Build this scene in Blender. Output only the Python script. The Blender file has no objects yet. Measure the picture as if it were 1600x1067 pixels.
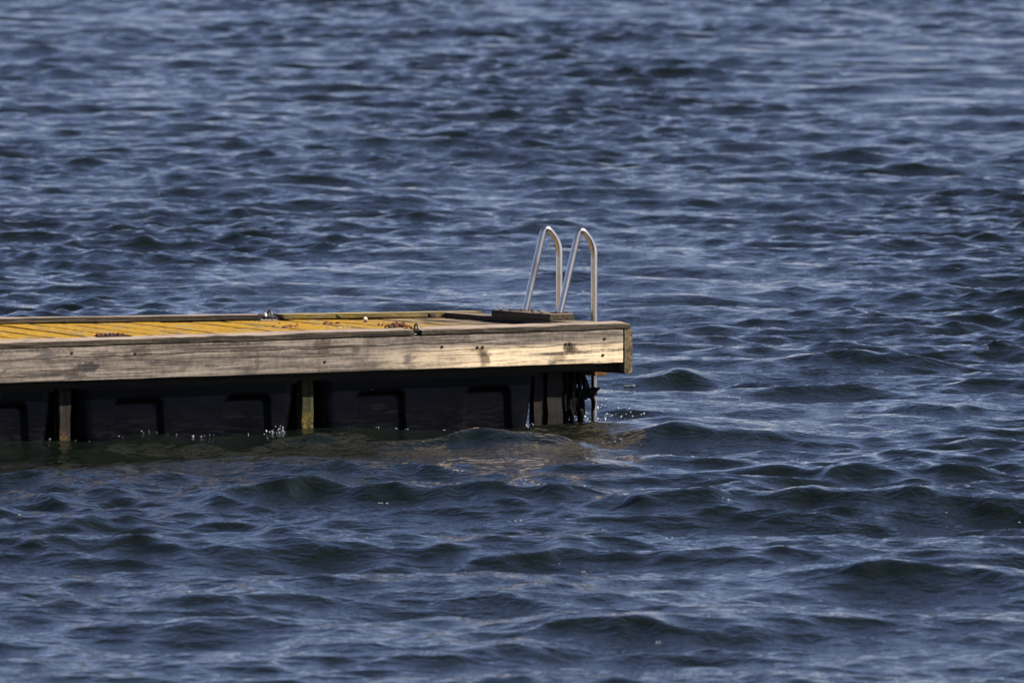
import bpy, bmesh, math, random
import numpy as np
from mathutils import Vector, Matrix, noise as mnoise

R = math.radians
scene = bpy.context.scene
col = scene.collection
rng = random.Random(11)

# ------------------------------------------------------------------ camera
CAM_H = 4.2
F_PX = 16000.0                       # focal length in pixels of a 1600 wide picture
HORIZON = -450.0
pitch = math.atan((533.5 - HORIZON) / F_PX)
cd = bpy.data.cameras.new('camera')
cd.sensor_width = 36.0
cd.lens = F_PX / 1600 * 36
cd.clip_start = 0.5
cd.clip_end = 20000
cd.dof.use_dof = True
cd.dof.focus_distance = 60.3
cd.dof.aperture_fstop = 7.1
cam = bpy.data.objects.new('camera', cd)
col.objects.link(cam)
cam.location = (0, 0, CAM_H)
cam.rotation_euler = (R(90) - pitch, 0, 0)
scene.camera = cam

# ------------------------------------------------------------------ sky, sun, exposure
SUN_DIR = Vector((1.0, -0.28, 0.80)).normalized()      # towards the sun
world = bpy.data.worlds.new('World')
scene.world = world
world.use_nodes = True
wn = world.node_tree
wn.nodes.clear()
sky = wn.nodes.new('ShaderNodeTexSky')
sky.sky_type = 'NISHITA'
sky.sun_disc = False
sky.sun_elevation = math.asin(SUN_DIR.z)
sky.sun_rotation = math.atan2(SUN_DIR.x, SUN_DIR.y)
sky.air_density = 0.62
sky.dust_density = 0.0
sky.ozone_density = 5.0
bg = wn.nodes.new('ShaderNodeBackground')
bg.inputs['Strength'].default_value = 0.088
wo = wn.nodes.new('ShaderNodeOutputWorld')
tint = wn.nodes.new('ShaderNodeMix')            # slight uniform white balance of the whole sky
tint.data_type = 'RGBA'
tint.blend_type = 'MULTIPLY'
tint.inputs[0].default_value = 1.0
tint.inputs[7].default_value = (1.25, 0.92, 0.87, 1)
wn.links.new(sky.outputs[0], tint.inputs[6])
wn.links.new(tint.outputs[2], bg.inputs[0])
wn.links.new(bg.outputs[0], wo.inputs[0])

sl = bpy.data.lights.new('sun', 'SUN')
sl.energy = 4.8
sl.angle = R(0.53)
sl.color = (1.0, 0.93, 0.82)
sun = bpy.data.objects.new('sun', sl)
col.objects.link(sun)
sun.location = (40, 30, 40)
sun.rotation_euler = SUN_DIR.to_track_quat('Z', 'Y').to_euler()

vs = scene.view_settings
vs.view_transform = 'Standard'
vs.look = 'None'
vs.exposure = 0.75
vs.gamma = 1.0
vs.use_curve_mapping = False


# ------------------------------------------------------------------ material helpers
class NT:
    """tiny node-graph writer"""
    def __init__(self, name):
        self.mat = bpy.data.materials.new(name)
        self.mat.use_nodes = True
        self.t = self.mat.node_tree
        self.t.nodes.clear()
        self.out = self.t.nodes.new('ShaderNodeOutputMaterial')
        self.bsdf = self.t.nodes.new('ShaderNodeBsdfPrincipled')
        self.t.links.new(self.bsdf.outputs[0], self.out.inputs[0])

    def put(self, sock, v):
        if isinstance(v, bpy.types.NodeSocket):
            self.t.links.new(v, sock)
        elif v is not None:
            if isinstance(v, (tuple, list)) and len(v) == 3 and sock.type == 'RGBA':
                v = (*v, 1)
            sock.default_value = v

    def math(self, op, a, b=None, c=None, clamp=False):
        n = self.t.nodes.new('ShaderNodeMath')
        n.operation = op
        n.use_clamp = clamp
        for i, v in enumerate((a, b, c)):
            self.put(n.inputs[i], v)
        return n.outputs[0]

    def mix(self, f, a, b, mode='MIX'):
        n = self.t.nodes.new('ShaderNodeMix')
        n.data_type = 'RGBA'
        n.blend_type = mode
        n.clamp_factor = True
        self.put(n.inputs[0], f)
        self.put(n.inputs[6], a)
        self.put(n.inputs[7], b)
        return n.outputs[2]

    def coord(self, kind='Object'):
        return self.t.nodes.new('ShaderNodeTexCoord').outputs[kind]

    def sep(self, v):
        n = self.t.nodes.new('ShaderNodeSeparateXYZ')
        self.put(n.inputs[0], v)
        return n.outputs

    def vmath(self, op, a, b):
        n = self.t.nodes.new('ShaderNodeVectorMath')
        n.operation = op
        self.put(n.inputs[0], a)
        self.put(n.inputs[1], b)
        return n.outputs[0]

    def noise(self, v, scale=1.0, detail=4, rough=0.55, dist=0.0):
        n = self.t.nodes.new('ShaderNodeTexNoise')
        self.put(n.inputs['Vector'], v)
        n.inputs['Scale'].default_value = scale
        n.inputs['Detail'].default_value = detail
        n.inputs['Roughness'].default_value = rough
        n.inputs['Distortion'].default_value = dist
        return n.outputs[0]

    def ss(self, v, lo, hi):
        n = self.t.nodes.new('ShaderNodeMapRange')
        n.interpolation_type = 'SMOOTHSTEP'
        self.put(n.inputs[0], v)
        self.put(n.inputs[1], lo)
        self.put(n.inputs[2], hi)
        return n.outputs[0]

    def bump(self, h, strength=0.3, dist=0.005, normal=None):
        n = self.t.nodes.new('ShaderNodeBump')
        n.inputs['Strength'].default_value = strength
        n.inputs['Distance'].default_value = dist
        self.put(n.inputs['Height'], h)
        if normal is not None:
            self.put(n.inputs['Normal'], normal)
        return n.outputs[0]

    def set(self, **kw):
        for k, v in kw.items():
            self.put(self.bsdf.inputs[k.replace('_', ' ')], v)
        return self.mat


def wood(name, axis, dark, mid, light, top=None, lichen=None, lichen_amt=0.5, knots=(), crack=None,
         bleach=None, mould=0.0, per_object=False, algae=None, rough=0.85, stains=()):
    m = NT(name)
    p = m.coord()
    if per_object:
        oi = m.t.nodes.new('ShaderNodeObjectInfo')
        rv = m.math('MULTIPLY', oi.outputs['Random'], 37.0)
        cb = m.t.nodes.new('ShaderNodeCombineXYZ')
        for i in range(3):
            m.put(cb.inputs[i], rv)
        q = m.vmath('ADD', p, cb.outputs[0])
    else:
        q = p
    st = [26.0, 26.0, 26.0]
    st['xyz'.index(axis)] = 0.9
    fine = [95.0, 95.0, 95.0]
    fine['xyz'.index(axis)] = 3.0
    n1 = m.noise(m.vmath('MULTIPLY', q, tuple(st)), 1.0, 5, 0.6, 0.7)
    n2 = m.noise(m.vmath('MULTIPLY', q, tuple(fine)), 1.0, 3, 0.65)
    blot = m.noise(q, 5.0, 5, 0.6, 0.3)
    speck = m.noise(q, 36.0, 6, 0.75)
    g = m.math('ADD', m.math('ADD', m.math('MULTIPLY', n1, 0.45), m.math('MULTIPLY', n2, 0.35)), m.math('MULTIPLY', speck, 0.20))
    c = m.mix(m.ss(g, 0.41, 0.50), dark, mid)
    c = m.mix(m.ss(g, 0.485, 0.57), c, light)
    c = m.mix(m.math('MULTIPLY', m.ss(blot, 0.48, 0.70), 0.65), c, dark)
    px, py, pz = m.sep(p)
    hgt = g
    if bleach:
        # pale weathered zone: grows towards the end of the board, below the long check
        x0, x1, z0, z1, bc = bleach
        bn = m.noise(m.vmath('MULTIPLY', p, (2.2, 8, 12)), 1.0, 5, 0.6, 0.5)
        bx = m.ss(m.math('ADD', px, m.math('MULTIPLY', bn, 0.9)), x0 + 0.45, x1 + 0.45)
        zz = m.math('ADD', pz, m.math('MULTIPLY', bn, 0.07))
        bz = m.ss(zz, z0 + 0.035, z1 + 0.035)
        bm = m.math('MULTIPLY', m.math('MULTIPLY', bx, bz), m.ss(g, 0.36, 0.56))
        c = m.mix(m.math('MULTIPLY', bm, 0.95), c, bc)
    if mould:
        mn = m.noise(m.vmath('MULTIPLY', p, (3.0, 6, 11)), 1.0, 6, 0.62, 0.8)
        c = m.mix(m.math('MULTIPLY', m.ss(mn, 0.57, 0.70), mould), c, (0.035, 0.033, 0.034))
    if lichen:
        ln = m.noise(q, 7.0, 6, 0.62, 0.6)
        ls = m.noise(m.vmath('MULTIPLY', q, tuple(s * 0.6 for s in st)), 1.0, 5, 0.65)
        lm = m.ss(m.math('ADD', m.math('MULTIPLY', ln, 0.6), m.math('MULTIPLY', ls, 0.4)),
                  0.62 - 0.34 * lichen_amt, 0.72 - 0.26 * lichen_amt)
        # lichen thins out on the last boards by the ladder
        if per_object:
            thin = m.ss(m.math('ADD', px, m.math('MULTIPLY', ln, 0.8)), -0.02, -0.62)
            lm = m.math('MULTIPLY', lm, thin)
        lc = m.mix(m.ss(m.noise(q, 38.0, 3, 0.6), 0.35, 0.62), lichen, tuple(v * 0.55 for v in lichen))
        c = m.mix(lm, c, lc)
    for (sx, sz, rx, rz, amt, sc) in stains:
        ex = m.math('DIVIDE', m.math('SUBTRACT', px, sx), rx)
        ez = m.math('DIVIDE', m.math('SUBTRACT', pz, sz), rz)
        er = m.math('ADD', m.math('MULTIPLY', ex, ex), m.math('MULTIPLY', ez, ez))
        er = m.math('ADD', er, m.math('MULTIPLY', m.math('SUBTRACT', m.math('ADD', blot, speck), 1.0), 5.5))
        er = m.math('ADD', er, m.math('MULTIPLY', m.math('SUBTRACT', n2, 0.5), 2.2))
        c = m.mix(m.math('MULTIPLY', m.ss(er, 1.9, 0.2), amt), c, tuple(v * 0.7 for v in sc))
    for (kx, kz, kr, kd) in knots:
        dx = m.math('MULTIPLY', m.math('SUBTRACT', px, kx), 0.72)
        dz = m.math('SUBTRACT', pz, kz)
        dx = m.math('ADD', dx, m.math('MULTIPLY', m.math('SUBTRACT', blot, 0.5), kr * 0.8))
        dz = m.math('ADD', dz, m.math('MULTIPLY', m.math('SUBTRACT', n1, 0.5), kr * 0.8))
        r = m.math('SQRT', m.math('ADD', m.math('MULTIPLY', dx, dx), m.math('MULTIPLY', dz, dz)))
        ring = m.math('SINE', m.math('MULTIPLY', r, 5.5 * math.pi / kr))
        inside = m.ss(r, kr * 1.5, kr * 0.35)
        amt = m.math('MULTIPLY', inside, m.math('MULTIPLY_ADD', ring, 0.22 * kd, 0.78 * kd))
        c = m.mix(amt, c, (0.040, 0.027, 0.018))
    if crack is not None:
        for (za, zb, xa, xb, wd) in crack:
            wob = m.noise(m.vmath('MULTIPLY', p, (2.6, 0, 0)), 1.0, 4, 0.6)
            lin = m.math('MULTIPLY_ADD', m.math('SUBTRACT', px, xa), (zb - za) / (xb - xa), za)
            lin = m.math('MULTIPLY_ADD', m.math('SUBTRACT', wob, 0.5), 0.05, lin)
            d = m.math('ABSOLUTE', m.math('SUBTRACT', pz, lin))
            wv = m.noise(m.vmath('MULTIPLY', p, (7, 0, 0)), 1.0, 2)
            k = m.math('MULTIPLY', m.ss(d, wd, wd * 0.25), m.ss(wv, 0.34, 0.5))
            k = m.math('MULTIPLY', k, m.math('MULTIPLY', m.ss(px, xa - .02, xa + .1), m.ss(px, xb + .02, xb - .1)))
            c = m.mix(m.math('MULTIPLY', k, 0.9), c, (0.03, 0.022, 0.017))
            hgt = m.math('SUBTRACT', hgt, m.math('MULTIPLY', k, 1.2))
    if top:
        # upper faces coloured paler: weathering, plus the sun on the tops painted in
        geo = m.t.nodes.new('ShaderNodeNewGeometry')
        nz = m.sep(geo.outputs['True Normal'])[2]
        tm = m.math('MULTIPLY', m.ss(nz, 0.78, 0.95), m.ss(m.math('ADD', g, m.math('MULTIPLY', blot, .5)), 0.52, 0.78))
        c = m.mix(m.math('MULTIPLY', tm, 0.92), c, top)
    if algae:
        z0, z1, ac = algae
        an = m.noise(p, 18.0, 6, 0.75)
        am = m.ss(m.math('ADD', pz, m.math('MULTIPLY', m.math('SUBTRACT', an, 0.5), 0.34)), z1, z0)
        ac2 = m.mix(m.ss(m.noise(p, 55.0, 6, 0.75), 0.40, 0.56), ac, (0.02, 0.018, 0.008))
        c = m.mix(am, c, ac2)
    return m.set(Base_Color=c, Roughness=rough, Specular_IOR_Level=0.25,
                 Normal=m.bump(hgt, 0.9, 0.006))


def metal(name, color, rough, metallic=1.0, rust=None, rust_amt=0.5, streak=False):
    m = NT(name)
    p = m.coord()
    n = m.noise(p, 45.0, 5, 0.65)
    c = m.mix(m.ss(n, 0.35, 0.7), color, tuple(v * 0.7 for v in color))
    rg = m.math('MULTIPLY_ADD', n, 0.25, rough - 0.10)
    mt = metallic
    if rust:
        rn = m.noise(p, 26.0, 6, 0.7)
        rm = m.ss(rn, 0.62 - 0.3 * rust_amt, 0.74 - 0.3 * rust_amt)
        rc = m.mix(m.noise(p, 120.0, 3), rust, tuple(v * 0.35 for v in rust))
        c = m.mix(rm, c, rc)
        rg = m.math('MULTIPLY_ADD', rm, 0.5, rg, clamp=True)
        mt = m.math('MULTIPLY', m.math('SUBTRACT', 1.0, rm), metallic)
    return m.set(Base_Color=c, Roughness=rg, Metallic=mt, Normal=m.bump(n, 0.25, 0.002))


def plain(name, color, rough=0.6, var=0.35, scale=30.0, spec=0.5, bump=0.25):
    m = NT(name)
    n = m.noise(m.coord(), scale, 5, 0.6)
    c = m.mix(m.ss(n, 0.3, 0.7), tuple(v * (1 - var) for v in color), tuple(v * (1 + var) for v in color))
    return m.set(Base_Color=c, Roughness=rough, Specular_IOR_Level=spec, Normal=m.bump(n, bump, 0.003))


def water_material():
    m = NT('water')
    p = m.coord()
    a = m.noise(m.vmath('MULTIPLY', p, (6.5, 8.0, 1)), 1.0, 3, 0.5, 0.5)
    b = m.noise(m.vmath('MULTIPLY', p, (24.0, 28.0, 1)), 1.0, 3, 0.5, 0.4)
    gust = m.ss(m.noise(m.vmath('MULTIPLY', p, (0.45, 0.22, 0)), 1.0, 3, 0.5), 0.36, 0.66)
    px, py, pz = m.sep(p)
    c_, s_ = math.cos(R(27.7)), math.sin(R(27.7))
    dx_, dy_ = m.math('SUBTRACT', px, 0.694), m.math('SUBTRACT', py, 60.0)
    ly = m.math('SUBTRACT', m.math('MULTIPLY', dy_, c_), m.math('MULTIPLY', dx_, s_))
    lx = m.math('ADD', m.math('MULTIPLY', dx_, c_), m.math('MULTIPLY', dy_, s_))
    lee = m.math('MULTIPLY', m.math('MULTIPLY', m.ss(ly, -5.0, -2.0), m.ss(ly, 3.0, 1.0)), m.ss(lx, 1.6, -0.6))
    calm = m.math('MULTIPLY_ADD', lee, -0.10, 1.0)
    far = m.ss(py, 55.0, 95.0)
    h = m.math('MULTIPLY_ADD', b, m.math('MULTIPLY_ADD', gust, 0.34, 0.13), m.math('MULTIPLY', a, m.math('MULTIPLY_ADD', far, 0.45, 0.70)))
    h = m.math('MULTIPLY', h, calm)
    nb = m.bump(h, 1.0, 0.026)
    return m.set(Base_Color=(0.0050, 0.0076, 0.0050), Roughness=0.035, IOR=1.333, Normal=nb)


M = {}
M['water'] = water_material()
KN = [(-3.60, 0.442, 0.026, 1.0), (-3.27, 0.515, 0.022, 0.8), (-2.92, 0.430, 0.018, 0.6), (-1.80, 0.512, 0.020, 0.8),
      (-0.98, 0.470, 0.026, 0.85), (-0.40, 0.478, 0.030, 1.0), (-4.9, 0.45, 0.024, 1.0), (-6.1, 0.5, 0.022, 1.0)]
STAINS = [(-3.53, .458, .060, .026, .85, (.030, .029, .032)), (-3.60, .412, .055, .018, .6, (.040, .036, .036)),
          (-3.18, .535, .050, .034, .65, (.060, .042, .022)), (-3.43, .530, .070, .022, .5, (.050, .042, .036)),
          (-3.10, .470, .040, .018, .55, (.035, .032, .032)), (-2.44, .470, .014, .055, .5, (.07, .055, .04)),
          (-2.02, .545, .050, .055, .6, (.050, .038, .024)), (-2.75, .44, .05, .012, .5, (.05, .04, .034)),
          (-0.965, .435, .030, .050, .75, (.085, .050, .022)), (-0.40, .478, .048, .036, .8, (.090, .046, .018)),
          (-0.47, .425, .045, .022, .55, (.12, .07, .03)), (-1.02, .49, .06, .012, .6, (.20, .10, .025)),
          (-0.62, .55, .16, .022, .5, (.10, .085, .06)), (-0.20, .545, .12, .018, .45, (.11, .09, .06)),
          (-1.25, .555, .20, .016, .5, (.07, .055, .04)), (-2.7, .565, .30, .010, .6, (.05, .04, .03)),
          (-3.9, .565, .30, .010, .6, (.045, .037, .03)), (-1.68, .42, .03, .03, .35, (.08, .06, .045))]
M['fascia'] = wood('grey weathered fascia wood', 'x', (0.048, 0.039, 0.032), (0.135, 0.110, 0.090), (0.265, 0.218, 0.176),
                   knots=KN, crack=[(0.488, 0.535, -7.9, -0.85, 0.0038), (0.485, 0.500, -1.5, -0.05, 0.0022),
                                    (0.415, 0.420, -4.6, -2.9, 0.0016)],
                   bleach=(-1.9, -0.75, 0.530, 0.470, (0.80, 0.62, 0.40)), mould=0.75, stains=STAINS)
M['kerb'] = wood('brown kerb wood', 'x', (0.010, 0.008, 0.006), (0.026, 0.020, 0.014), (0.066, 0.052, 0.035),
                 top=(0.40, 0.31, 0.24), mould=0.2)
M['kerb_green'] = wood('lichen stained kerb wood', 'x', (0.035, 0.025, 0.010), (0.100, 0.072, 0.026), (0.19, 0.140, 0.055),
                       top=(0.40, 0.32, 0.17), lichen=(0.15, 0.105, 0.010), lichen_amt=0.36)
M['end_kerb'] = wood('dark end kerb wood', 'y', (0.010, 0.008, 0.006), (0.026, 0.021, 0.014), (0.065, 0.050, 0.030),
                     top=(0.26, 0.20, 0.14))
M['end_board'] = wood('end board wood', 'y', (0.038, 0.027, 0.014), (0.095, 0.070, 0.038), (0.18, 0.135, 0.075),
                      lichen=(0.13, 0.095, 0.02), lichen_amt=0.12)
M['plank'] = wood('lichen covered deck wood', 'y', (0.09, 0.062, 0.030), (0.22, 0.165, 0.095), (0.36, 0.28, 0.18),
                  lichen=(0.56, 0.305, 0.014), lichen_amt=0.76, per_object=True)
M['joist'] = wood('dark joist wood', 'x', (0.006, 0.005, 0.003), (0.014, 0.011, 0.006), (0.024, 0.019, 0.009),
                  lichen=(0.022, 0.022, 0.004), lichen_amt=0.3)
M['post'] = wood('wet post wood', 'z', (0.008, 0.006, 0.005), (0.020, 0.016, 0.012), (0.042, 0.033, 0.024),
                 algae=(0.00, 0.12, (0.13, 0.060, 0.012)))
M['post_mossy'] = wood('mossy post wood', 'z', (0.012, 0.012, 0.004), (0.028, 0.030, 0.010), (0.055, 0.055, 0.020),
                       algae=(0.03, 0.20, (0.19, 0.125, 0.016)))
M['post_dark'] = wood('dark wet post wood', 'z', (0.003, 0.0025, 0.002), (0.004, 0.003, 0.002), (0.020, 0.009, 0.004),
                      rough=0.7)
M['float'] = None
m = NT('black float plastic')
p = m.coord()
n = m.noise(m.vmath('MULTIPLY', p, (4, 4, 6)), 1.0, 5, 0.65)
n3 = m.noise(m.vmath('MULTIPLY', p, (9, 9, 60)), 1.0, 4, 0.7)
pz = m.sep(p)[2]
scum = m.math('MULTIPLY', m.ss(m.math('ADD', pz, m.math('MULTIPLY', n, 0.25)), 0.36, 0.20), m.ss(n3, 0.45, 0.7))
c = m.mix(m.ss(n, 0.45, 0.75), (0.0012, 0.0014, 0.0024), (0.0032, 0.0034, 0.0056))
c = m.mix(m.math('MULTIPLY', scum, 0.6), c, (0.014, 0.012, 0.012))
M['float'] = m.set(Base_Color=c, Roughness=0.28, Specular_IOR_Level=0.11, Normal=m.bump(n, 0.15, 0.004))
m = NT('satin stainless steel')
p = m.coord()
n = m.noise(m.vmath('MULTIPLY', p, (9, 9, 3)), 1.0, 4, 0.6)
M['steel'] = m.set(Base_Color=m.mix(m.ss(n, 0.5, 0.75), (0.68, 0.61, 0.51), (0.46, 0.36, 0.26)), Metallic=1.0,
                   Roughness=m.math('MULTIPLY_ADD', n, 0.16, 0.16))
M['galv'] = metal('dull galvanised iron', (0.20, 0.19, 0.17), 0.5, 1.0, (0.10, 0.045, 0.02), 0.35)
M['rust'] = metal('rusty iron', (0.05, 0.04, 0.038), 0.75, 0.3, (0.16, 0.055, 0.022), 0.75)
M['dark_iron'] = metal('dark pitted iron', (0.03, 0.026, 0.026), 0.7, 0.4, (0.075, 0.028, 0.018), 0.5)
M['black_iron'] = plain('wet black weedy iron', (0.0022, 0.0018, 0.0016), 0.6, 0.6, 60.0, 0.10, 0.6)
M['hole'] = plain('dark bolt head', (0.012, 0.010, 0.009), 0.8)
M['tread'] = wood('wet brown tread wood', 'y', (0.04, 0.02, 0.007), (0.10, 0.05, 0.015), (0.16, 0.085, 0.03))
M['shell_red'] = plain('reddish brown shell', (0.13, 0.045, 0.022), 0.7, 0.6, 90.0)
M['shell_pale'] = plain('pale shell', (0.66, 0.58, 0.40), 0.6, 0.15, 60.0)
M['dropping'] = plain('chalky white spot', (0.62, 0.58, 0.48), 0.9, 0.15, 60.0)
M['foam'] = plain('foam', (0.48, 0.49, 0.50), 0.5, 0.2, 60.0)
mm = NT('splash water')
M['drop'] = mm.set(Base_Color=(0.75, 0.78, 0.80), Roughness=0.05, IOR=1.333, Transmission_Weight=0.35)

# ------------------------------------------------------------------ water
def build_water(seed=21):
    rg = np.random.default_rng(seed)
    # rows: dense where the water is seen, coarse towards the horizon and behind
    d0, d1, q = 42.0, 162.0, 0.00072
    nr = int(math.log(d1 / d0) / q)
    dense = d0 * np.exp(q * np.arange(nr + 1))
    far = [dense[-1]]
    st = d1 * q
    while far[-1] < 9000:
        st *= 1.09
        far.append(far[-1] + st)
    near = [dense[0]]
    st = d0 * q
    while near[-1] > -60:
        st = min(st * 1.12, 4.0)
        near.append(near[-1] - st)
    Y = np.concatenate([np.array(near[1:])[::-1], dense, np.array(far[1:])]).astype(np.float64)
    nd = 620
    tc = np.linspace(-1, 1, nd)
    ext = []
    st = tc[1] - tc[0]
    v = 1.0
    while v < 400:
        st *= 1.22
        v += st
        ext.append(v)
    ext = np.array(ext)
    T = np.concatenate([-ext[::-1], tc, ext])
    hw = 0.082 * np.clip(Y, 42.0, 162.0)
    X = (hw[:, None] * T[None, :])
    YY = np.repeat(Y[:, None], len(T), 1)
    dX = np.gradient(X, axis=1)
    dY = np.gradient(Y)
    cell = np.maximum(dX, dY[:, None] * 0.75).astype(np.float32)
    X = X.astype(np.float32)
    YY = YY.astype(np.float32)
    Z = np.zeros_like(X)
    DX = np.zeros_like(X)
    DY = np.zeros_like(X)
    N = 150
    lam = np.exp(np.linspace(math.log(0.14), math.log(4.0), N) + rg.normal(0, 0.02, N))
    mean = R(-98)
    lowmod = np.zeros_like(X)                       # slow gust modulation of the short chop
    for _ in range(6):
        th = rg.uniform(0, 6.28)
        L = rg.uniform(3.5, 14)
        lowmod += np.sin((X * math.cos(th) + YY * math.sin(th) * 0.5) * (6.283 / L) + rg.uniform(0, 6.28)).astype(np.float32)
    lowmod = np.clip(1.0 + 0.20 * lowmod, 0.45, 1.6).astype(np.float32)
    # water lies smoother in the lee along the near side of the dock
    ly = -(X - 0.694) * math.sin(R(27.7)) + (YY - 60.0) * math.cos(R(27.7))
    lx = (X - 0.694) * math.cos(R(27.7)) + (YY - 60.0) * math.sin(R(27.7))
    lee = np.exp(-(np.clip(np.abs(ly + 1.6) - 1.6, 0, None) / 1.8) ** 2) * np.clip((1.6 - lx) / 2.5, 0, 1)
    lowmod *= (1 - 0.05 * lee).astype(np.float32)
    rip = slice(None)
    for i in range(N):
        L = lam[i]
        spread = 0.46 if L > 1.2 else (0.75 if L > 0.6 else 0.95)
        th = mean + rg.normal(0, spread)
        k = 2 * math.pi / L
        s = 0.0245
        if L > 0.55:
            s *= 0.62 + 0.38 * math.exp(-((L - 0.55) / 0.5) ** 2)
        if L > 2.2:
            s *= math.exp(-((L - 2.2) / 1.2) ** 2)
        A = s / k
        ph = rg.uniform(0, 6.283)
        cx, cy = math.cos(th), math.sin(th)
        arg = X * np.float32(k * cx) + YY * np.float32(k * cy) + np.float32(ph)
        w = np.clip((np.float32(L) / cell - 2.4) / 2.6, 0, 1) * np.float32(A)
        if L < 0.9:
            w = w * lowmod
        sn = np.sin(arg)
        Z += w * sn
        w *= np.float32(1.05)
        cs = np.cos(arg) * w
        DX += cs * np.float32(cx)
        DY += cs * np.float32(cy)
    X2 = X + DX
    Y2 = YY + DY
    # single steeper waves around the dock: crest centre, height, half length, front and back width, slant
    crests = [(0.98, 64.4, 0.095, 0.24, 0.14, 0.55, 0.25), (1.47, 63.7, 0.075, 0.15, 0.13, 0.50, -0.9),
              (2.15, 65.6, 0.105, 0.26, 0.13, 0.50, 0.2), (3.0, 63.4, 0.08, 0.35, 0.14, 0.50, -0.1),
              (1.9, 63.0, 0.06, 0.30, 0.12, 0.40, 0.3), (2.6, 61.4, 0.065, 0.35, 0.13, 0.45, -0.2),
              (-0.75, 54.3, 0.120, 1.55, 0.16, 0.80, 0.05), (1.55, 53.8, 0.110, 1.25, 0.16, 0.70, -0.10),
              (-0.20, 58.45, 0.100, 0.80, 0.14, 0.60, 0.10), (1.00, 58.9, 0.095, 0.45, 0.14, 0.60, -0.12),
              (-1.95, 58.15, 0.115, 0.24, 0.15, 0.50, 0.2), (-1.15, 58.4, 0.07, 0.35, 0.14, 0.45, 0.3), (0.45, 59.3, 0.045, 0.45, 0.13, 0.40, 0.5),
              (0.55, 46.4, 0.085, 0.55, 0.15, 0.6, 0.05), (-0.35, 45.7, 0.08, 0.5, 0.15, 0.6, -0.1), (-1.5, 48.2, 0.075, 0.7, 0.15, 0.6, 0.05),
              (0.75, 61.3, 0.06, 0.30, 0.11, 0.4, 0.2), (2.9, 58.2, 0.085, 0.6, 0.15, 0.6, 0.1), (-2.0, 51.0, 0.085, 0.6, 0.15, 0.6, -0.1),
              (0.2, 50.6, 0.085, 0.8, 0.15, 0.6, 0.08), (1.8, 49.4, 0.08, 0.6, 0.15, 0.6, -0.08), (-0.9, 56.4, 0.07, 0.6, 0.14, 0.5, -0.1),
              (2.0, 56.3, 0.085, 0.7, 0.15, 0.6, 0.12), (0.6, 56.6, 0.06, 0.5, 0.14, 0.5, 0.0), (-2.3, 55.0, 0.08, 0.6, 0.15, 0.6, 0.1)]
    for i, (cx, cy, h, hl, wf, wb, sl) in enumerate(crests):
        u = (X - cx)
        wob = 0.10 * np.sin(u * 3.1 + cx * 5) + 0.06 * np.sin(u * 7.3 + cy) + 0.030 * np.sin(u * 17.0 + i) + 0.018 * np.sin(u * 31.0 + 2 * i)
        d = (YY - cy) - sl * u - wob
        hm = 1.0 + 0.22 * np.sin(u * 5.1 + i * 1.7) + 0.12 * np.sin(u * 13.0 + i)
        prof = np.where(d < 0, np.exp(-np.abs(d / wf) ** 1.6), np.exp(-np.abs(d / wb) ** 1.15))
        Z += (0.76 * h * hm * np.exp(-np.abs(u / (1.25 * hl)) ** 2.2) * prof).astype(np.float32)
    nrow, ncol = X.shape
    co = np.stack([X2, Y2, Z], -1).reshape(-1, 3).astype(np.float32)
    idx = np.arange(nrow * ncol, dtype=np.int32).reshape(nrow, ncol)
    quads = np.stack([idx[:-1, :-1], idx[:-1, 1:], idx[1:, 1:], idx[1:, :-1]], -1).reshape(-1, 4)
    me = bpy.data.meshes.new('water')
    me.vertices.add(len(co))
    me.vertices.foreach_set('co', co.ravel())
    me.loops.add(quads.size)
    me.loops.foreach_set('vertex_index', quads.ravel())
    me.polygons.add(len(quads))
    me.polygons.foreach_set('loop_start', np.arange(0, quads.size, 4, dtype=np.int32))
    me.polygons.foreach_set('loop_total', np.full(len(quads), 4, dtype=np.int32))
    me.update(calc_edges=True)
    me.polygons.foreach_set('use_smooth', np.ones(len(quads), dtype=bool))
    me.materials.append(M['water'])
    ob = bpy.data.objects.new('water', me)
    col.objects.link(ob)
    ob['kind'] = 'structure'
    ob['label'] = 'choppy dark blue water with short wind waves all round the dock'
    ob['category'] = 'water'
    return ob, co


water, WCO = build_water()

# ------------------------------------------------------------------ dock frame of reference
# local x runs along the near side to its right-hand end (0), y across the dock, z up from the water
YAW = R(27.7)
ORG = Vector((0.694, 60.0, 0.005))
ROOT_M = Matrix.Translation(ORG) @ Matrix.Rotation(YAW, 4, 'Z')


def twist(v):
    """the old pontoon is racked: its far side sinks a little towards the ladder end"""
    return Vector((v[0], v[1], v[2] + v[1] * (-0.0190 - 0.0074 * max(v[0], -5.0))))


def tag(o, label, cat, group=None, kind=None):
    o['label'] = label
    o['category'] = cat
    if group:
        o['group'] = group
    if kind:
        o['kind'] = kind
    return o


def empty(name, base):
    o = bpy.data.objects.new(name, None)
    o.empty_display_size = 0.1
    col.objects.link(o)
    o.matrix_world = Matrix.Translation(ROOT_M @ twist(base)) @ Matrix.Rotation(YAW, 4, 'Z')
    return o


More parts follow.
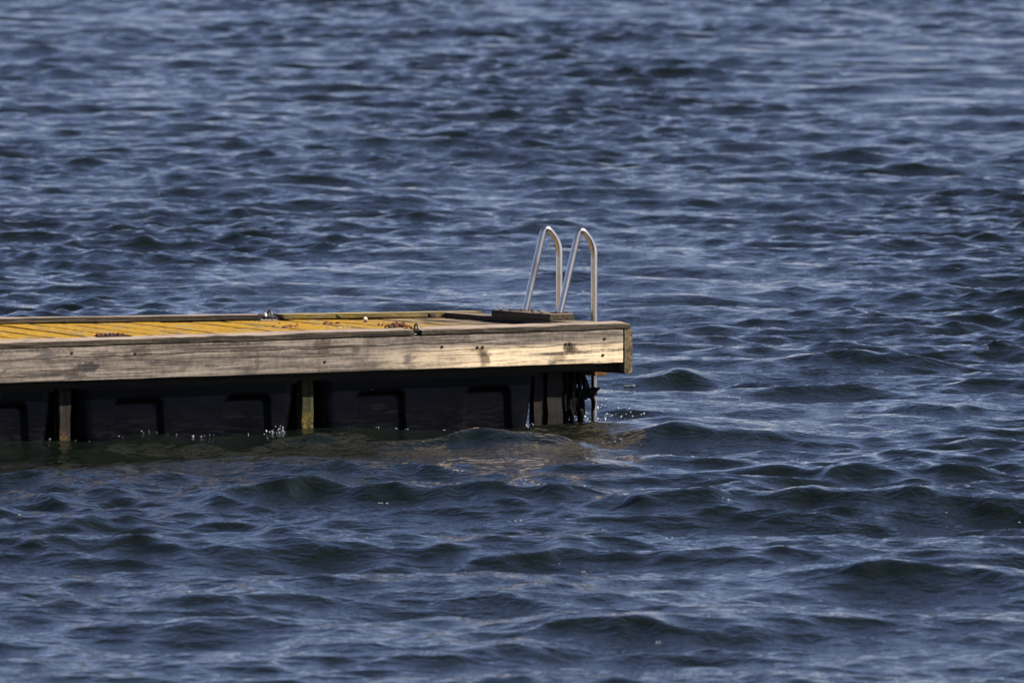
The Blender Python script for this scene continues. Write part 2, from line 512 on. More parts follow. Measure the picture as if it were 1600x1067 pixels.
def mesh_obj(name, verts, faces, mat, parent=None, base=None, smooth=False, tw=True, flat_angle=40):
    """verts are in dock coordinates; parent/base give the origin they are stored against"""
    me = bpy.data.meshes.new(name)
    b = Vector((0, 0, 0))
    if base is not None:
        b = twist(base)
    vv = [(twist(v) if tw else Vector(v)) - b for v in verts]
    me.from_pydata([tuple(v) for v in vv], [], faces)
    me.validate()
    me.update()
    if smooth:
        me.polygons.foreach_set('use_smooth', [True] * len(me.polygons))
        me.set_sharp_from_angle(angle=R(flat_angle))
    me.materials.append(mat)
    o = bpy.data.objects.new(name, me)
    col.objects.link(o)
    if parent is not None:
        o.parent = parent
    else:
        o.matrix_world = Matrix.Translation(ROOT_M @ b) @ Matrix.Rotation(YAW, 4, 'Z')
    return o


def board(name, lo, hi, mat, parent=None, base=None, axis=0, bev=0.006, nseg=None, jit=0.0012, tilt=0.0, seed=0,
          end_round=0.0):
    """sawn board: rounded section swept along its length with slightly uneven arrises"""
    L = hi[axis] - lo[axis]
    a, b = [i for i in range(3) if i != axis]
    if nseg is None:
        nseg = max(2, int(L / 0.06))
    ca, cb = (lo[a] + hi[a]) / 2, (lo[b] + hi[b]) / 2
    ha, hb = (hi[a] - lo[a]) / 2, (hi[b] - lo[b]) / 2
    prof = []
    for (sx, sy, a0) in ((1, 1, 0), (-1, 1, 90), (-1, -1, 180), (1, -1, 270)):
        for k in range(4):
            t = R(a0 + 30 * k)
            prof.append((sx * (ha - bev) + bev * math.cos(t), sy * (hb - bev) + bev * math.sin(t)))
    verts, faces = [], []
    n = len(prof)
    stations = [lo[axis] + L * i / nseg for i in range(nseg + 1)]
    e = min(0.006, L / 10)
    stations = [stations[0], stations[0] + e] + stations[1:-1] + [stations[-1] - e, stations[-1]]
    ns = len(stations)
    for i, s in enumerate(stations):
        sc = 0.0
        if i in (0, ns - 1):
            sc = min(bev * 0.6, 0.004)
        er = 0.0
        if end_round:
            for endc in (lo[axis], hi[axis]):
                dd = abs(s - endc)
                if dd < end_round:
                    er = max(er, (1 - math.sqrt(max(0, 1 - (1 - dd / end_round) ** 2))) * end_round)
        for j, (u, v) in enumerate(prof):
            ju = jit * (mnoise.noise(Vector((s * 9.0, j * 0.7, seed * 3.1))) * 1.6)
            jv = jit * (mnoise.noise(Vector((s * 7.0 + 50, j * 0.7, seed * 5.3))) * 1.6)
            uu = u - math.copysign(sc, u) + ju
            vv_ = v - math.copysign(sc, v) + jv
            if er and vv_ > 0:
                vv_ -= er
            if tilt:
                vv_ += uu * tilt
            co = [0, 0, 0]
            co[axis] = s
            co[a] = ca + uu
            co[b] = cb + vv_
            verts.append(co)
    for i in range(ns - 1):
        for j in range(n):
            k = (j + 1) % n
            f = (i * n + j, i * n + k, (i + 1) * n + k, (i + 1) * n + j)
            faces.append(f if axis != 1 else f)
    faces.append(tuple(range(n))[::-1])
    faces.append(tuple((ns - 1) * n + j for j in range(n)))
    o = mesh_obj(name, verts, faces, mat, parent, base, smooth=False)
    bm = bmesh.new()
    bm.from_mesh(o.data)
    bmesh.ops.recalc_face_normals(bm, faces=bm.faces)
    bm.to_mesh(o.data)
    bm.free()
    return o


def tube_geo(path, rad, n=10, cap=True):
    """swept tube through path points; rad may be a list"""
    P = [Vector(p) for p in path]
    rads = rad if isinstance(rad, (list, tuple)) else [rad] * len(P)
    verts, faces = [], []
    up = None
    for i, p in enumerate(P):
        t = (P[min(i + 1, len(P) - 1)] - P[max(i - 1, 0)]).normalized()
        if up is None:
            up = t.orthogonal().normalized()
        up = (up - t * up.dot(t)).normalized()
        w = t.cross(up)
        for k in range(n):
            an = 2 * math.pi * k / n
            verts.append(p + (up * math.cos(an) + w * math.sin(an)) * rads[i])
    for i in range(len(P) - 1):
        for k in range(n):
            k2 = (k + 1) % n
            faces.append((i * n + k, i * n + k2, (i + 1) * n + k2, (i + 1) * n + k))
    if cap:
        faces.append(tuple(range(n))[::-1])
        faces.append(tuple((len(P) - 1) * n + k for k in range(n)))
    return verts, faces


def ring_geo(center, ax_a, ax_b, ra, rb, r, n=20, m=8):
    """closed elongated ring: ra along ax_a, rb along ax_b"""
    c = Vector(center)
    A = Vector(ax_a).normalized()
    B = Vector(ax_b).normalized()
    Nn = A.cross(B)
    verts, faces = [], []
    for i in range(n):
        t = 2 * math.pi * i / n
        st = max(0.0, ra - rb)
        ctr = c + A * (math.copysign(st, math.cos(t)) if abs(math.cos(t)) > 1e-6 else 0) + A * rb * math.cos(t) + B * rb * math.sin(t)
        rad = (A * math.cos(t) + B * math.sin(t)).normalized()
        for j in range(m):
            s = 2 * math.pi * j / m
            verts.append(ctr + (rad * math.cos(s) + Nn * math.sin(s)) * r)
    for i in range(n):
        for j in range(m):
            i2, j2 = (i + 1) % n, (j + 1) % m
            faces.append((i * m + j, i2 * m + j, i2 * m + j2, i * m + j2))
    return verts, faces


def cyl_geo(c, axis, r, h, n=12, dome=0.25):
    """low domed disc (bolt or screw head) at c pointing along axis"""
    A = Vector(axis).normalized()
    U = A.orthogonal().normalized()
    W = A.cross(U)
    c = Vector(c)
    verts, faces = [], []
    for (rr, hh) in ((1.0, -h), (1.0, h * (1 - dome)), (0.75, h)):
        for k in range(n):
            an = 2 * math.pi * k / n
            verts.append(c + (U * math.cos(an) + W * math.sin(an)) * r * rr + A * hh)
    for i in range(2):
        for k in range(n):
            k2 = (k + 1) % n
            faces.append((i * n + k, i * n + k2, (i + 1) * n + k2, (i + 1) * n + k))
    faces.append(tuple(range(n))[::-1])
    faces.append(tuple(2 * n + k for k in range(n)))
    return verts, faces


# ------------------------------------------------------------------ the floating dock
dock = empty('floating_dock', (0, 0, 0))
dock.matrix_world = ROOT_M
tag(dock, 'weathered timber floating dock with yellow lichen on its planks and black plastic floats', 'dock')
XL = -8.2            # where the dock leaves off, far outside the frame

# fascia, end board, hidden beams
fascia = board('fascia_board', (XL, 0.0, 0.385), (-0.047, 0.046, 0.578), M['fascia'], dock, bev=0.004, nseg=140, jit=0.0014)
fascia['label'] = 'long grey weathered side board, bleached pale near its right end'
board('end_board', (-0.042, -0.002, 0.318), (0.015, 2.0, 0.579), M['end_board'], dock, axis=1, bev=0.005, jit=0.002, seed=4)
board('far_fascia_board', (XL, 1.954, 0.385), (-0.047, 2.0, 0.580), M['joist'], dock, bev=0.004, nseg=40, seed=5)
for y0 in (0.052, 0.975, 1.895):
    board('joist', (XL, y0, 0.338), (-0.05, y0 + 0.05, 0.540), M['joist'], dock, nseg=40, seed=int(y0 * 10))
for k in range(5):
    x0 = (-0.405, -2.013, -3.565, -5.115, -6.665)[k] - 0.071
    board('cross_beam', (x0, 0.106, 0.352), (x0 + 0.07, 1.89, 0.470), M['joist'], dock, axis=1, nseg=10, seed=20 + k)

# deck planks, each a board across the dock
x = -0.050
k = 0
while x > XL + 0.2:
    w = 0.188 + 0.010 * rng.random()
    zt = 0.584 + rng.uniform(-0.0025, 0.0025)
    board('deck_plank', (x - w, 0.049 + rng.uniform(0, .004), 0.541), (x, 1.951, zt), M['plank'], dock, axis=1,
          bev=0.006, nseg=24, jit=0.0022, seed=40 + k)
    x -= w + rng.choice((0.012, 0.016, 0.022)) * (1.0 if x > -2.4 else 1.55) + (0.012 if k == 0 else 0)
    k += 1

# kerbs along the edges, raised on spacers
NEAR_T = 0.090       # outward lean of the near kerb
for (xa, xb, sd) in ((-1.38, 0.004, 1), (XL, -1.425, 2)):
    board('near_kerb', (xa, -0.006, 0.5865), (xb, 0.116, 0.6195), M['kerb'], dock, bev=0.007, nseg=int((xb - xa) / 0.05),
          jit=0.0028, tilt=NEAR_T, seed=60 + sd, end_round=0.02 if sd == 1 else 0.012)
for (xa, xb, sd, mt) in ((-1.335, 0.006, 1, 'kerb_green'), (XL, -1.495, 2, 'kerb')):
    board('far_kerb', (xa, 1.885, 0.592), (xb, 2.0, 0.622), M[mt], dock, bev=0.005, nseg=int((xb - xa) / 0.06),
          jit=0.0018, seed=70 + sd)
    board('kerb_batten', (xa + 0.01, 1.905, 0.579), (xb - 0.01, 1.99, 0.5935), M['joist'], dock, nseg=20, bev=0.002)
for xs in (-0.35, -1.15, -1.7, -2.9, -4.1, -5.3, -6.5, -7.6):
    board('kerb_spacer', (xs - 0.08, 0.052, 0.580), (xs, 0.10, 0.590), M['joist'], dock, nseg=2, bev=0.002)
board('end_kerb', (-0.262, 0.126, 0.586), (-0.108, 1.878, 0.6185), M['end_kerb'], dock, axis=1, bev=0.005, seed=81)
block = board('ladder_block', (-0.266, 0.505, 0.6195), (-0.104, 1.255, 0.656), M['end_kerb'], dock, axis=1, bev=0.004, seed=82)

# bolts and screws in fascia, end kerb and block
def bolt(c, axis, r, h, mat, parent, name='bolt'):
    v, f = cyl_geo(c, axis, r, h)
    return mesh_obj(name, v, f, mat, parent, smooth=True)


for (bx, bz) in ((-1.243, 0.512), (-1.012, 0.502), (-0.978, 0.502), (-0.428, 0.503), (-0.400, 0.505), (-0.170, 0.528),
                 (-0.182, 0.432)):
    bolt((bx, -0.002, bz), (0, -1, 0), 0.0085, 0.0035, M['hole'], fascia)
for (bx, bz) in ((-3.62, 0.545), (-3.22, 0.530), (-2.005, 0.447), (-5.2, 0.53), (-6.6, 0.53)):
    bolt((bx, -0.002, bz), (0, -1, 0), 0.0085, 0.0035, M['dark_iron'], fascia)
for (bd, bt) in ((0.235, 1.18), (0.22, 1.10), (0.205, 1.08), (0.225, 0.80), (0.24, 0.66), (0.13, 0.57), (0.13, 0.90)):
    bolt((-bd, bt, 0.657), (0, 0, 1), 0.011, 0.006, M['rust'], block)
# knot hole in the far kerb
v, f = tube_geo([(-0.985 - 0.0, 1.8835, 0.612), (-0.975, 1.8830, 0.605), (-0.955, 1.8830, 0.595), (-0.945, 1.8835, 0.590)],
                [0.002, 0.0055, 0.0055, 0.002], 8)
kh = mesh_obj('knot_hole', v, f, M['hole'], dock, smooth=True)
kh.location.z = 0.003

# floats: tapered black tubs with moulded recesses in the long side
def float_body(name, x0, x1, y0, y1, detail):
    zt, zb = 0.335, -0.16
    nz = 34 if detail else 8
    verts, faces, rings = [], [], []
    L = x1 - x0
    rc = 0.08
    nx = 150 if detail else 14

    def recess(x, z):
        if not detail:
            return 0.0
        d = 0.0
        fx = (x - x0) / L
        for (a, b) in ((0.165, 0.385), (0.665, 0.870)):
            tap = (0.26 - z) * 0.055
            ax, bx = a - tap * 0.6, b + tap
            e = 0.016
            u = min(fx - ax, bx - fx)
            zz = (0.262 - z) / L
            corner = 0.03
            if u < corner and zz < corner:
                q = corner - math.hypot(corner - u, corner - zz)
            else:
                q = min(u, zz)
            t = max(0.0, min(1.0, q / e))
            d = max(d, t * t * (3 - 2 * t))
        return d * 0.030

    zs = [zt + 0.0] + [zt - 0.012] + [zt - 0.014 - (zt - 0.014 - zb) * i / nz for i in range(nz + 1)]
    for iz, z in enumerate(zs):
        t = (zt - z)
        if iz < 2:
            s, off = 0.0, -0.018
        else:
            s, off = t * 0.14, 0.0
        a0, a1, b0, b1 = x0 + s + off, x1 - s - off, y0 + s * 0.35 + off, y1 - s - off
        ring = []
        for i in range(nx + 1):
            xx = a0 + rc + (a1 - a0 - 2 * rc) * i / nx
            ring.append((xx, b0 + (recess(xx, z) if iz >= 2 else 0), z))
        for kk in range(1, 6):
            an = R(-90 + 90 * kk / 6)
            ring.append((a1 - rc + rc * math.cos(an), b0 + rc + rc * math.sin(an), z))
        ring += [(a1, b0 + rc + (b1 - b0 - 2 * rc) * i / 6, z) for i in range(7)]
        for kk in range(1, 6):
            an = R(0 + 90 * kk / 6)
            ring.append((a1 - rc + rc * math.cos(an), b1 - rc + rc * math.sin(an), z))
        ring += [(a1 - rc - (a1 - a0 - 2 * rc) * i / 8, b1, z) for i in range(9)]
        for kk in range(1, 6):
            an = R(90 + 90 * kk / 6)
            ring.append((a0 + rc + rc * math.cos(an), b1 - rc + rc * math.sin(an), z))
        ring += [(a0, b1 - rc - (b1 - b0 - 2 * rc) * i / 6, z) for i in range(7)]
        for kk in range(1, 6):
            an = R(180 + 90 * kk / 6)
            ring.append((a0 + rc + rc * math.cos(an), b0 + rc + rc * math.sin(an), z))
        n = len(ring)
        st = len(verts)
        verts.extend(ring)
        rings.append(st)
    for i in range(len(rings) - 1):
        for j in range(n):
            k = (j + 1) % n
            faces.append((rings[i] + k, rings[i] + j, rings[i + 1] + j, rings[i + 1] + k))
    faces.append(tuple(rings[0] + j for j in range(n)))
    faces.append(tuple(rings[-1] + j for j in range(n))[::-1])
    return mesh_obj(name, verts, faces, M['float'], dock, smooth=True, flat_angle=55)


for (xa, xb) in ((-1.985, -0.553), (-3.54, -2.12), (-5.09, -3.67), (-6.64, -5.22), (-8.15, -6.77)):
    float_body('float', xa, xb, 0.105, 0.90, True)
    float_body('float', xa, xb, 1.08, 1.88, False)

# posts between the floats
for k, xp in enumerate((-0.405, -2.013, -3.565, -5.115, -6.665)):
    if k == 0:
        board('post', (xp - 0.126, 0.205, -0.30), (xp - 0.055, 0.265, 0.36), M['post_dark'], dock, axis=2, seed=90, jit=0.004)
        board('post', (xp - 0.050, 0.185, -0.30), (xp + 0.060, 0.25, 0.36), M['post_dark'], dock, axis=2, seed=91, jit=0.006)
    else:
        o = board('post', (xp - 0.072, 0.135, -0.30), (xp, 0.20, 0.351), M['post_mossy' if k == 1 else 'post'], dock, axis=2,
                  seed=92 + k, jit=0.006)
        if k == 1:
            o['label'] = 'post furred with yellow-green moss near the water'
    board('post', (xp - 0.072, 1.85, -0.30), (xp, 1.893, 0.351), M['post_dark'], dock, axis=2, seed=97 + k, jit=0.003)

# ------------------------------------------------------------------ bathing ladder
LB = (-0.05, 0.80, 0.656)
ladder = empty('swim_ladder', LB)
tag(ladder, 'stainless steel bathing ladder with two arched handrails at the end of the dock', 'ladder')


def arc_path(t):
    """one rail: foot on the block, leaning up and outwards, bend, down outside the end board into the water"""
    pts = [(-0.157, 0.655)]
    a, b = Vector((-0.157, 0.655)), Vector((-0.036, 1.128))
    for i in range(1, 9):
        q = a.lerp(b, i / 9)
        pts.append((q.x, q.y))
    # tight bend then a wide one
    ctrl = [(-0.0395, 1.112), (-0.033, 1.134), (-0.018, 1.146), (0.001, 1.139), (0.022, 1.120), (0.045, 1.092),
            (0.060, 1.062), (0.069, 1.028), (0.072, 0.990)]
    pts += ctrl
    z = 0.95
    while z > -0.45:
        pts.append((0.072, z))
        z -= 0.07
    # smooth once
    P = [Vector(p) for p in pts]
    for _ in range(2):
        Q = [P[0]]
        for i in range(len(P) - 1):
            Q.append(P[i].lerp(P[i + 1], 0.25))
            Q.append(P[i].lerp(P[i + 1], 0.75))
        Q.append(P[-1])
        P = Q
    return [Vector((p.x, t, p.y)) for p in P]


for t in (0.585, 1.025):
    v, f = tube_geo(arc_path(t), 0.0195, 16)
    mesh_obj('handrail', v, f, M['steel'], ladder, LB, smooth=True, flat_angle=60)
    # foot flange with two bolts
    fl = board('foot_flange', (-0.205, t - 0.04, 0.6565), (-0.118, t + 0.04, 0.6615), M['dark_iron'], ladder, LB, bev=0.0015, nseg=2)
    for bx in (-0.196, -0.128):
        v, f = cyl_geo((bx, t - 0.028, 0.664), (0, 0, 1), 0.008, 0.005)
        mesh_obj('bolt', v, f, M['rust'], fl, LB, smooth=True)
for z in (0.300, -0.12, -0.38):
    board('tread', (0.052, 0.54, z - 0.018), (0.135, 1.07, z + 0.018), M['tread'], ladder, LB, axis=1, bev=0.004, nseg=6)

# ------------------------------------------------------------------ chain and wreckage hanging at the end
ch = empty('hanging_chain', (-0.26, 0.30, 0.34))
tag(ch, 'heavy black weed-covered chain hanging below the ladder end of the dock', 'chain')
CB = (-0.26, 0.30, 0.34)


def hang(x, y, z0, n, pitchz, sd, dxs=0.0):
    for i in range(n):
        z = z0 - pitchz * i
        an = R(90 * (i % 2) + 25 + sd * 20)
        side = (math.cos(an), math.sin(an), 0)
        lean = (0.12 * math.sin(i * 1.7 + sd), 0.05 * math.cos(i + sd), 1)
        xx = x + dxs * i + 0.006 * math.sin(i * 2.1 + sd)
        v, f = ring_geo((xx, y, z), lean, side, 0.064, 0.030, 0.0145, 20, 8)
        v = [p + Vector((mnoise.noise(p * 40), mnoise.noise(p * 40 + Vector((9, 0, 0))), mnoise.noise(p * 40 + Vector((0, 9, 0))))) * 0.006 for p in map(Vector, v)]
        mesh_obj('link', v, f, M['black_iron'], ch, CB, smooth=True)


hang(-0.305, 0.20, 0.335, 6, 0.092, 0)
hang(-0.255, 0.22, 0.325, 6, 0.090, 1, 0.004)
hang(-0.215, 0.24, 0.330, 3, 0.090, 2, 0.012)
# a bent dark arm that forks towards the ladder
for (pts, rr) in (([(-0.215, 0.24, 0.335), (-0.185, 0.24, 0.285), (-0.158, 0.24, 0.232), (-0.150, 0.24, 0.205)], [0.020, 0.020, 0.019, 0.018]),
                  ([(-0.245, 0.23, 0.150), (-0.205, 0.235, 0.172), (-0.165, 0.24, 0.196), (-0.112, 0.24, 0.212), (-0.070, 0.24, 0.228)], [0.020, 0.028, 0.032, 0.024, 0.003]),
                  ([(-0.160, 0.24, 0.19), (-0.125, 0.24, 0.180), (-0.088, 0.24, 0.196)], [0.020, 0.015, 0.003]),
                  ([(-0.15, 0.24, 0.20), (-0.118, 0.24, 0.165), (-0.112, 0.24, 0.12), (-0.128, 0.24, 0.08)], [0.016, 0.014, 0.010, 0.003]),
                  ([(-0.310, 0.20, 0.30), (-0.318, 0.20, 0.22), (-0.290, 0.20, 0.13), (-0.320, 0.2, 0.03), (-0.34, 0.2, -0.08)], [0.016, 0.021, 0.016, 0.012, 0.010]),
                  ([(-0.27, 0.21, 0.20), (-0.235, 0.215, 0.12), (-0.215, 0.22, 0.03), (-0.20, 0.22, -0.10)], [0.014, 0.018, 0.015, 0.013])):
    P = [Vector(p) for p in pts]
    for _ in range(2):
        Q, S = [P[0]], [rr[0]]
        for i in range(len(P) - 1):
            Q += [P[i].lerp(P[i + 1], .25), P[i].lerp(P[i + 1], .75)]
            S += [rr[i] * .75 + rr[i + 1] * .25, rr[i] * .25 + rr[i + 1] * .75]
        Q.append(P[-1]); S.append(rr[-1])
        P, rr = Q, S
    v, f = tube_geo(P, rr, 8)
    v = [p + Vector((mnoise.noise(p * 45), mnoise.noise(p * 45 + Vector((9, 0, 0))), mnoise.noise(p * 45 + Vector((0, 9, 0))))) * 0.007 for p in v]
    mesh_obj('weed_clump', v, f, M['black_iron'], ch, CB, smooth=True)

# ------------------------------------------------------------------ fittings on the deck
def rust_lump(c, r, seed, flat=0.6, n=10, m=7):
    verts, faces = [], []
    c = Vector(c)
    for i in range(m + 1):
        ph = math.pi * i / m
        for j in range(n):
            th = 2 * math.pi * j / n
            d = Vector((math.sin(ph) * math.cos(th), math.sin(ph) * math.sin(th), math.cos(ph) * flat))
            d *= r * (1 + 0.45 * mnoise.noise(d * 2.3 + Vector((seed * 7.7, 0, 0))))
            verts.append(c + d)
    for i in range(m):
        for j in range(n):
            k = (j + 1) % n
            faces.append((i * n + j, i * n + k, (i + 1) * n + k, (i + 1) * n + j))
    return verts, faces


def mooring(name, base, label, white):
    t = empty(name, base)
    tag(t, label, 'mooring ring', 'mooring rings set in the gaps of the kerbs')
    bx, by, bz = base
    board('base_plate', (bx - 0.075, by - 0.035, bz), (bx + 0.062, by + 0.035, bz + 0.006), M['galv'], t, base, bev=0.002, nseg=3)
    v, f = ring_geo((bx + 0.006, by, bz + 0.031), (0, 0.12, 1), (0.10, 1, 0), 0.029, 0.029, 0.0065, 24, 8)
    mesh_obj('ring', v, f, M['galv'], t, base, smooth=True)
    v, f = tube_geo([(bx + 0.05, by, bz + 0.016), (bx + 0.01, by, bz + 0.018), (bx - 0.03, by - 0.004, bz + 0.024), (bx - 0.075, by - 0.006, bz + 0.034)],
                    [0.007, 0.008, 0.009, 0.008], 8)
    mesh_obj('shackle_pin', v, f, M['dark_iron'], t, base, smooth=True)
    for (ox, oy, r) in ((-0.055, 0.0, 0.013), (-0.028, 0.012, 0.010), (0.045, -0.01, 0.011)):
        v, f = rust_lump((bx + ox, by + oy, bz + 0.011), r, ox * 100)
        mesh_obj('bolt', v, f, M['dark_iron'], t, base, smooth=True)
    return t


mooring('mooring_ring', (-1.405, 1.94, 0.585), 'upright iron ring and shackle in the gap of the far kerb', True)
mooring('mooring_ring', (-1.385, 0.062, 0.585), 'upright iron ring by the rusty chain in the gap of the near kerb', False)

# rusty chain heaped behind the near kerb beside the ring
CH2 = (-1.48, 0.115, 0.626)
rc = empty('rusty_chain', CH2)
tag(rc, 'short rusty chain heaped on the near kerb beside its mooring ring', 'chain')
pos = Vector((-1.425, 0.10, 0.612))
pts = [(-1.416, 0.085, 0.622), (-1.428, 0.108, 0.634), (-1.440, 0.118, 0.640), (-1.455, 0.116, 0.641), (-1.470, 0.114, 0.637),
       (-1.488, 0.116, 0.634), (-1.506, 0.118, 0.632), (-1.526, 0.112, 0.632), (-1.545, 0.106, 0.632), (-1.448, 0.128, 0.634), (-1.476, 0.126, 0.632)]
for i, pnt in enumerate(pts):
    an = rng.uniform(-0.5, 0.5)
    A = Vector((-1, 0.5 * math.sin(i * 2.3), 0.35 * math.sin(i * 1.9 + 1)))
    Bv = Vector((0.2, 1, 0)) if i % 2 else Vector((0.15, 0.25, 1))
    Bv = (Bv - A.normalized() * Bv.dot(A.normalized())).normalized()
    v, f = ring_geo(pnt, A, Bv, 0.0165, 0.0105, 0.0058, 16, 7)
    mesh_obj('link', v, f, M['rust'], rc, CH2, smooth=True)

# rusty plates
PB = (-0.36, 1.83, 0.585)
t = empty('rusty_plate', PB)
tag(t, 'thin rusty plate with a square bolt head on the deck by the far kerb', 'iron plate')
board('plate', (-0.42, 1.80, 0.586), (-0.295, 1.875, 0.592), M['rust'], t, PB, bev=0.002, nseg=3)
board('bolt_head', (-0.385, 1.815, 0.593), (-0.348, 1.852, 0.614), M['dark_iron'], t, PB, bev=0.003, nseg=2)
PB = (-3.32, 0.10, 0.626)
t = empty('rusty_plate', PB)
tag(t, 'long flat rusted plate with lumpy corroded bolts on the back edge of the near kerb', 'iron plate')
board('plate', (-3.42, 0.078, 0.6235), (-3.20, 0.135, 0.6300), M['dark_iron'], t, PB, bev=0.002, nseg=4, jit=0.002)
for i in range(7):
    v, f = rust_lump((-3.405 + 0.026 * i, 0.110 + 0.006 * math.sin(i * 2), 0.634), 0.014 + 0.003 * math.sin(i * 3.1), i, 0.7)
    mesh_obj('bolt', v, f, M['rust'], t, PB, smooth=True)

# ------------------------------------------------------------------ shells and scraps dropped by gulls
def shell(px, py, L, W, H, seed, mat, label, cat, group, rot=0.0):
    base = (px, py, 0.584)
    n, mrows = 10, 5
    verts, faces = [], []
    rr = random.Random(seed)
    for i in range(mrows + 1):
        ph = 0.5 * math.pi * i / mrows
        for j in range(n):
            th = 2 * math.pi * j / n
            wob = 1 + 0.35 * mnoise.noise(Vector((math.cos(th) * 1.7, math.sin(th) * 1.7, seed * 3.3 + i * .3)))
            u = math.cos(ph) * math.cos(th) * L / 2 * wob
            w = math.cos(ph) * math.sin(th) * W / 2 * wob
            z = math.sin(ph) * H * (1 + 0.3 * mnoise.noise(Vector((u * 60, w * 60, seed))))
            verts.append((px + u * math.cos(rot) - w * math.sin(rot), py + u * math.sin(rot) + w * math.cos(rot), 0.5835 + z))
    for i in range(mrows):
        for j in range(n):
            k = (j + 1) % n
            faces.append((i * n + j, i * n + k, (i + 1) * n + k, (i + 1) * n + j))
    faces.append(tuple(range(n))[::-1])
    o = mesh_obj(cat.replace(' ', '_'), verts, faces, mat, None, base, smooth=True, flat_angle=70)
    return tag(o, label, cat, group)


# world positions found by walking the deck: x along, y across
red = [(-1.70, 1.115, 0.050, .05, .012), (-1.665, 1.125, 0.05, .05, .016), (-1.635, 1.13, 0.045, .05, .010), (-1.288, 1.41, .045, .05, .014),
       (-1.25, 1.42, .04, .05, .012), (-1.19, 1.45, .035, .05, .010), (-0.974, 1.51, .024, .03, .018), (-1.113, 1.066, .016, .02, .018),
       (-1.092, 1.06, .014, .02, .013), (-1.548, 1.51, .012, .02, .010), (-1.734, 1.21, .018, .02, .011), (-0.997, 1.10, .030, .03, .018),
       (-1.484, 1.40, .012, .02, .010), (-0.804, 1.44, .018, .02, .008), (-0.934, 1.35, .012, .02, .007), (-1.60, 1.20, .012, .02, .007)]
for i, (px, py, L, W, H) in enumerate(red):
    if i < 3:
        lab, cat, grp = 'flat reddish-brown shell fragment in the scraps farther from the far kerb', 'shell fragment', 'shell fragments on the deck'
    elif i < 6:
        lab, cat, grp = 'flat reddish-brown shell fragment in the scraps nearer the far kerb', 'shell fragment', 'shell fragments on the deck'
    elif i == 11:
        lab, cat, grp = 'thumb-sized reddish-brown lump on the planks just behind the rusty chain', 'shell fragment', None
    elif i in (7, 8):
        lab, cat, grp = 'tiny reddish-brown crumb standing close beside another one', 'crumb', 'paired crumbs on the deck'
    else:
        lab, cat, grp = 'tiny reddish-brown crumb lying alone on the yellow planks', 'crumb', 'lone crumbs on the deck'
    shell(px, py, L, W, H, i, M['shell_red'], lab, cat, grp, rng.uniform(-.4, .4))
shell(-0.80, 1.862, 0.026, .026, .018, 31, M['shell_pale'], 'small pale round shell against the foot of the far kerb', 'shell', None)
o = shell(-1.435, 1.93, 0.022, .022, .022, 33, M['shell_pale'], 'pale round shell sitting on the shackle at the far kerb', 'shell', None)
o.location.z += 0.026
for i, (px, py, L, W) in enumerate(((-1.397, 1.02, .026, .05), (-1.37, 1.01, .012, .04), (-1.345, 1.0, .012, .03), (-3.058, .995, .04, .10), (-1.45, 1.05, .014, .05), (-1.05, 0.98, .02, .04))):
    shell(px, py, L, W, .003, 50 + i, M['dropping'], 'chalky white gull dropping on the deck', 'dropping', 'gull droppings on the deck')

# ------------------------------------------------------------------ foam flecks and splashes
def icoblob(c, rx, ry, rz, out_v, out_f, seed):
    n, m = 7, 4
    st = len(out_v)
    for i in range(m + 1):
        ph = math.pi * i / m
        for j in range(n):
            th = 2 * math.pi * j / n + seed
            w = 1 + 0.3 * math.sin(th * 2 + seed * 5)
            out_v.append((c[0] + rx * w * math.sin(ph) * math.cos(th), c[1] + ry * w * math.sin(ph) * math.sin(th), c[2] + rz * math.cos(ph)))
    for i in range(m):
        for j in range(n):
            k = (j + 1) % n
            out_f.append((st + i * n + j, st + i * n + k, st + (i + 1) * n + k, st + (i + 1) * n + j))


def world_mesh(name, v, f, mat, label, cat):
    me = bpy.data.meshes.new(name)
    me.from_pydata(v, [], f)
    me.update()
    me.polygons.foreach_set('use_smooth', [True] * len(me.polygons))
    me.materials.append(mat)
    o = bpy.data.objects.new(name, me)
    col.objects.link(o)
    return tag(o, label, cat, None, 'stuff')


nprng = np.random.default_rng(3)
inv = np.array(ROOT_M.inverted())
# dock coordinates of every water vertex
WL = WCO @ inv[:3, :3].T.astype(np.float32) + inv[:3, 3].astype(np.float32)
v, f = [], []
side = np.abs(WCO[:, 0]) < 0.062 * WCO[:, 1]
outside = ~((WL[:, 0] < 0.05) & (WL[:, 1] > -0.02) & (WL[:, 1] < 2.05))


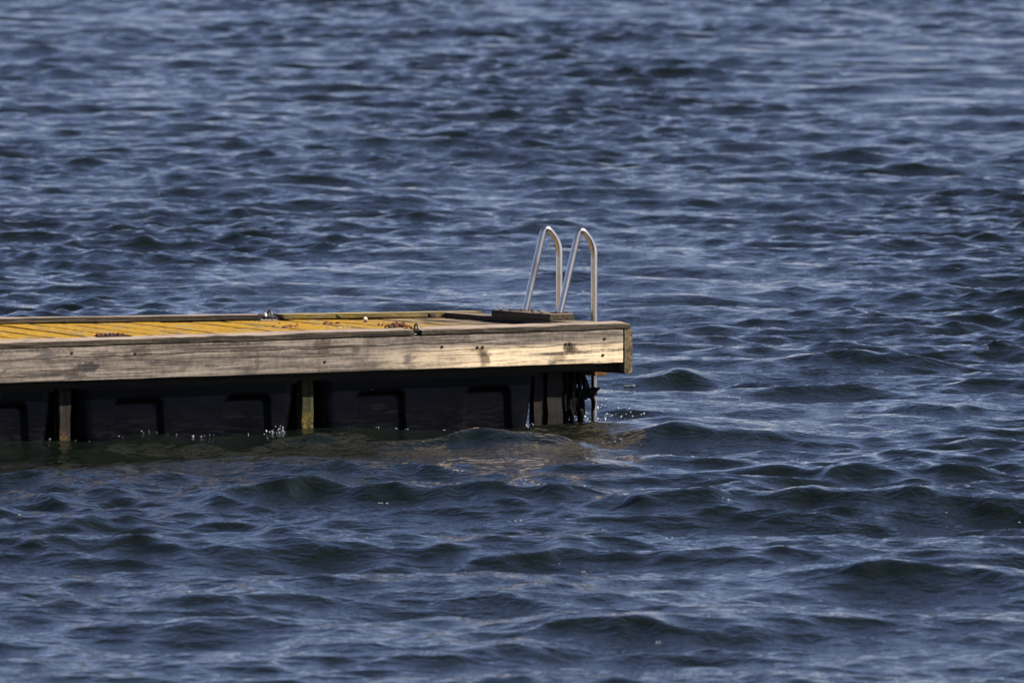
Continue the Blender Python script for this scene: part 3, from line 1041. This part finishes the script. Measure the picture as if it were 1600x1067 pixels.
def scatter(mask, n, rlo, rhi, flat=0.35, cluster=1):
    ids = np.nonzero(mask)[0]
    if len(ids) == 0:
        return
    for i in nprng.choice(ids, n):
        for c_ in range(cluster if nprng.random() < 0.35 else 1):
            j = i if c_ == 0 else i + nprng.integers(-3, 4)
            p = WCO[min(max(j, 0), len(WCO) - 1)]
            r = nprng.uniform(rlo, rhi)
            icoblob((p[0], p[1], p[2] + r * 0.1), r, r * 1.3, r * flat, v, f, nprng.uniform(0, 6))


yy = WCO[:, 1]
scatter(side & outside & (yy > 52) & (yy < 60.5) & (WL[:, 1] < -0.05), 60, 0.003, 0.009, flat=0.22, cluster=4)
scatter(side & outside & (yy > 58) & (yy < 76) & (WL[:, 0] > 0.05), 50, 0.003, 0.011, flat=0.22, cluster=4)
scatter(side & outside & (yy > 45) & (yy < 54), 22, 0.003, 0.008, flat=0.22, cluster=3)
scatter(side & outside & (yy > 76) & (yy < 100), 14, 0.004, 0.011, flat=0.22, cluster=2)
world_mesh('foam_flecks', v, f, M['foam'], 'small white foam flecks scattered over the waves', 'foam')
v, f = [], []


def splash(lo, hi, n, up, rlo, rhi):
    mk = (WL[:, 0] > lo[0]) & (WL[:, 0] < hi[0]) & (WL[:, 1] > lo[1]) & (WL[:, 1] < hi[1])
    ids = np.nonzero(mk)[0]
    if len(ids) == 0:
        return
    for i in nprng.choice(ids, n):
        p = WCO[i]
        r = nprng.uniform(rlo, rhi) * (1 if nprng.random() < 0.8 else 1.6)
        icoblob((p[0] + nprng.normal(0, .01), p[1], p[2] + abs(nprng.normal(0, up))), r, r, r * nprng.uniform(0.8, 1.5), v, f, nprng.uniform(0, 6))


splash((-1.9, 0.05), (-0.62, 0.11), 12, 0.004, 0.0012, 0.0030)
splash((-3.75, 0.04), (-2.2, 0.11), 25, 0.008, 0.0012, 0.0030)
splash((-2.36, 0.03), (-2.24, 0.11), 32, 0.018, 0.0010, 0.0032)
splash((-0.62, 0.05), (-0.10, 0.40), 90, 0.012, 0.0012, 0.0034)
splash((0.0, 0.55), (0.45, 1.2), 70, 0.05, 0.0015, 0.0055)
splash((0.02, 0.6), (0.12, 0.8), 60, 0.05, 0.0015, 0.0055)
world_mesh('splash_droplets', v, f, M['drop'], 'bright splash drops thrown up where waves hit the floats and ladder', 'splash')
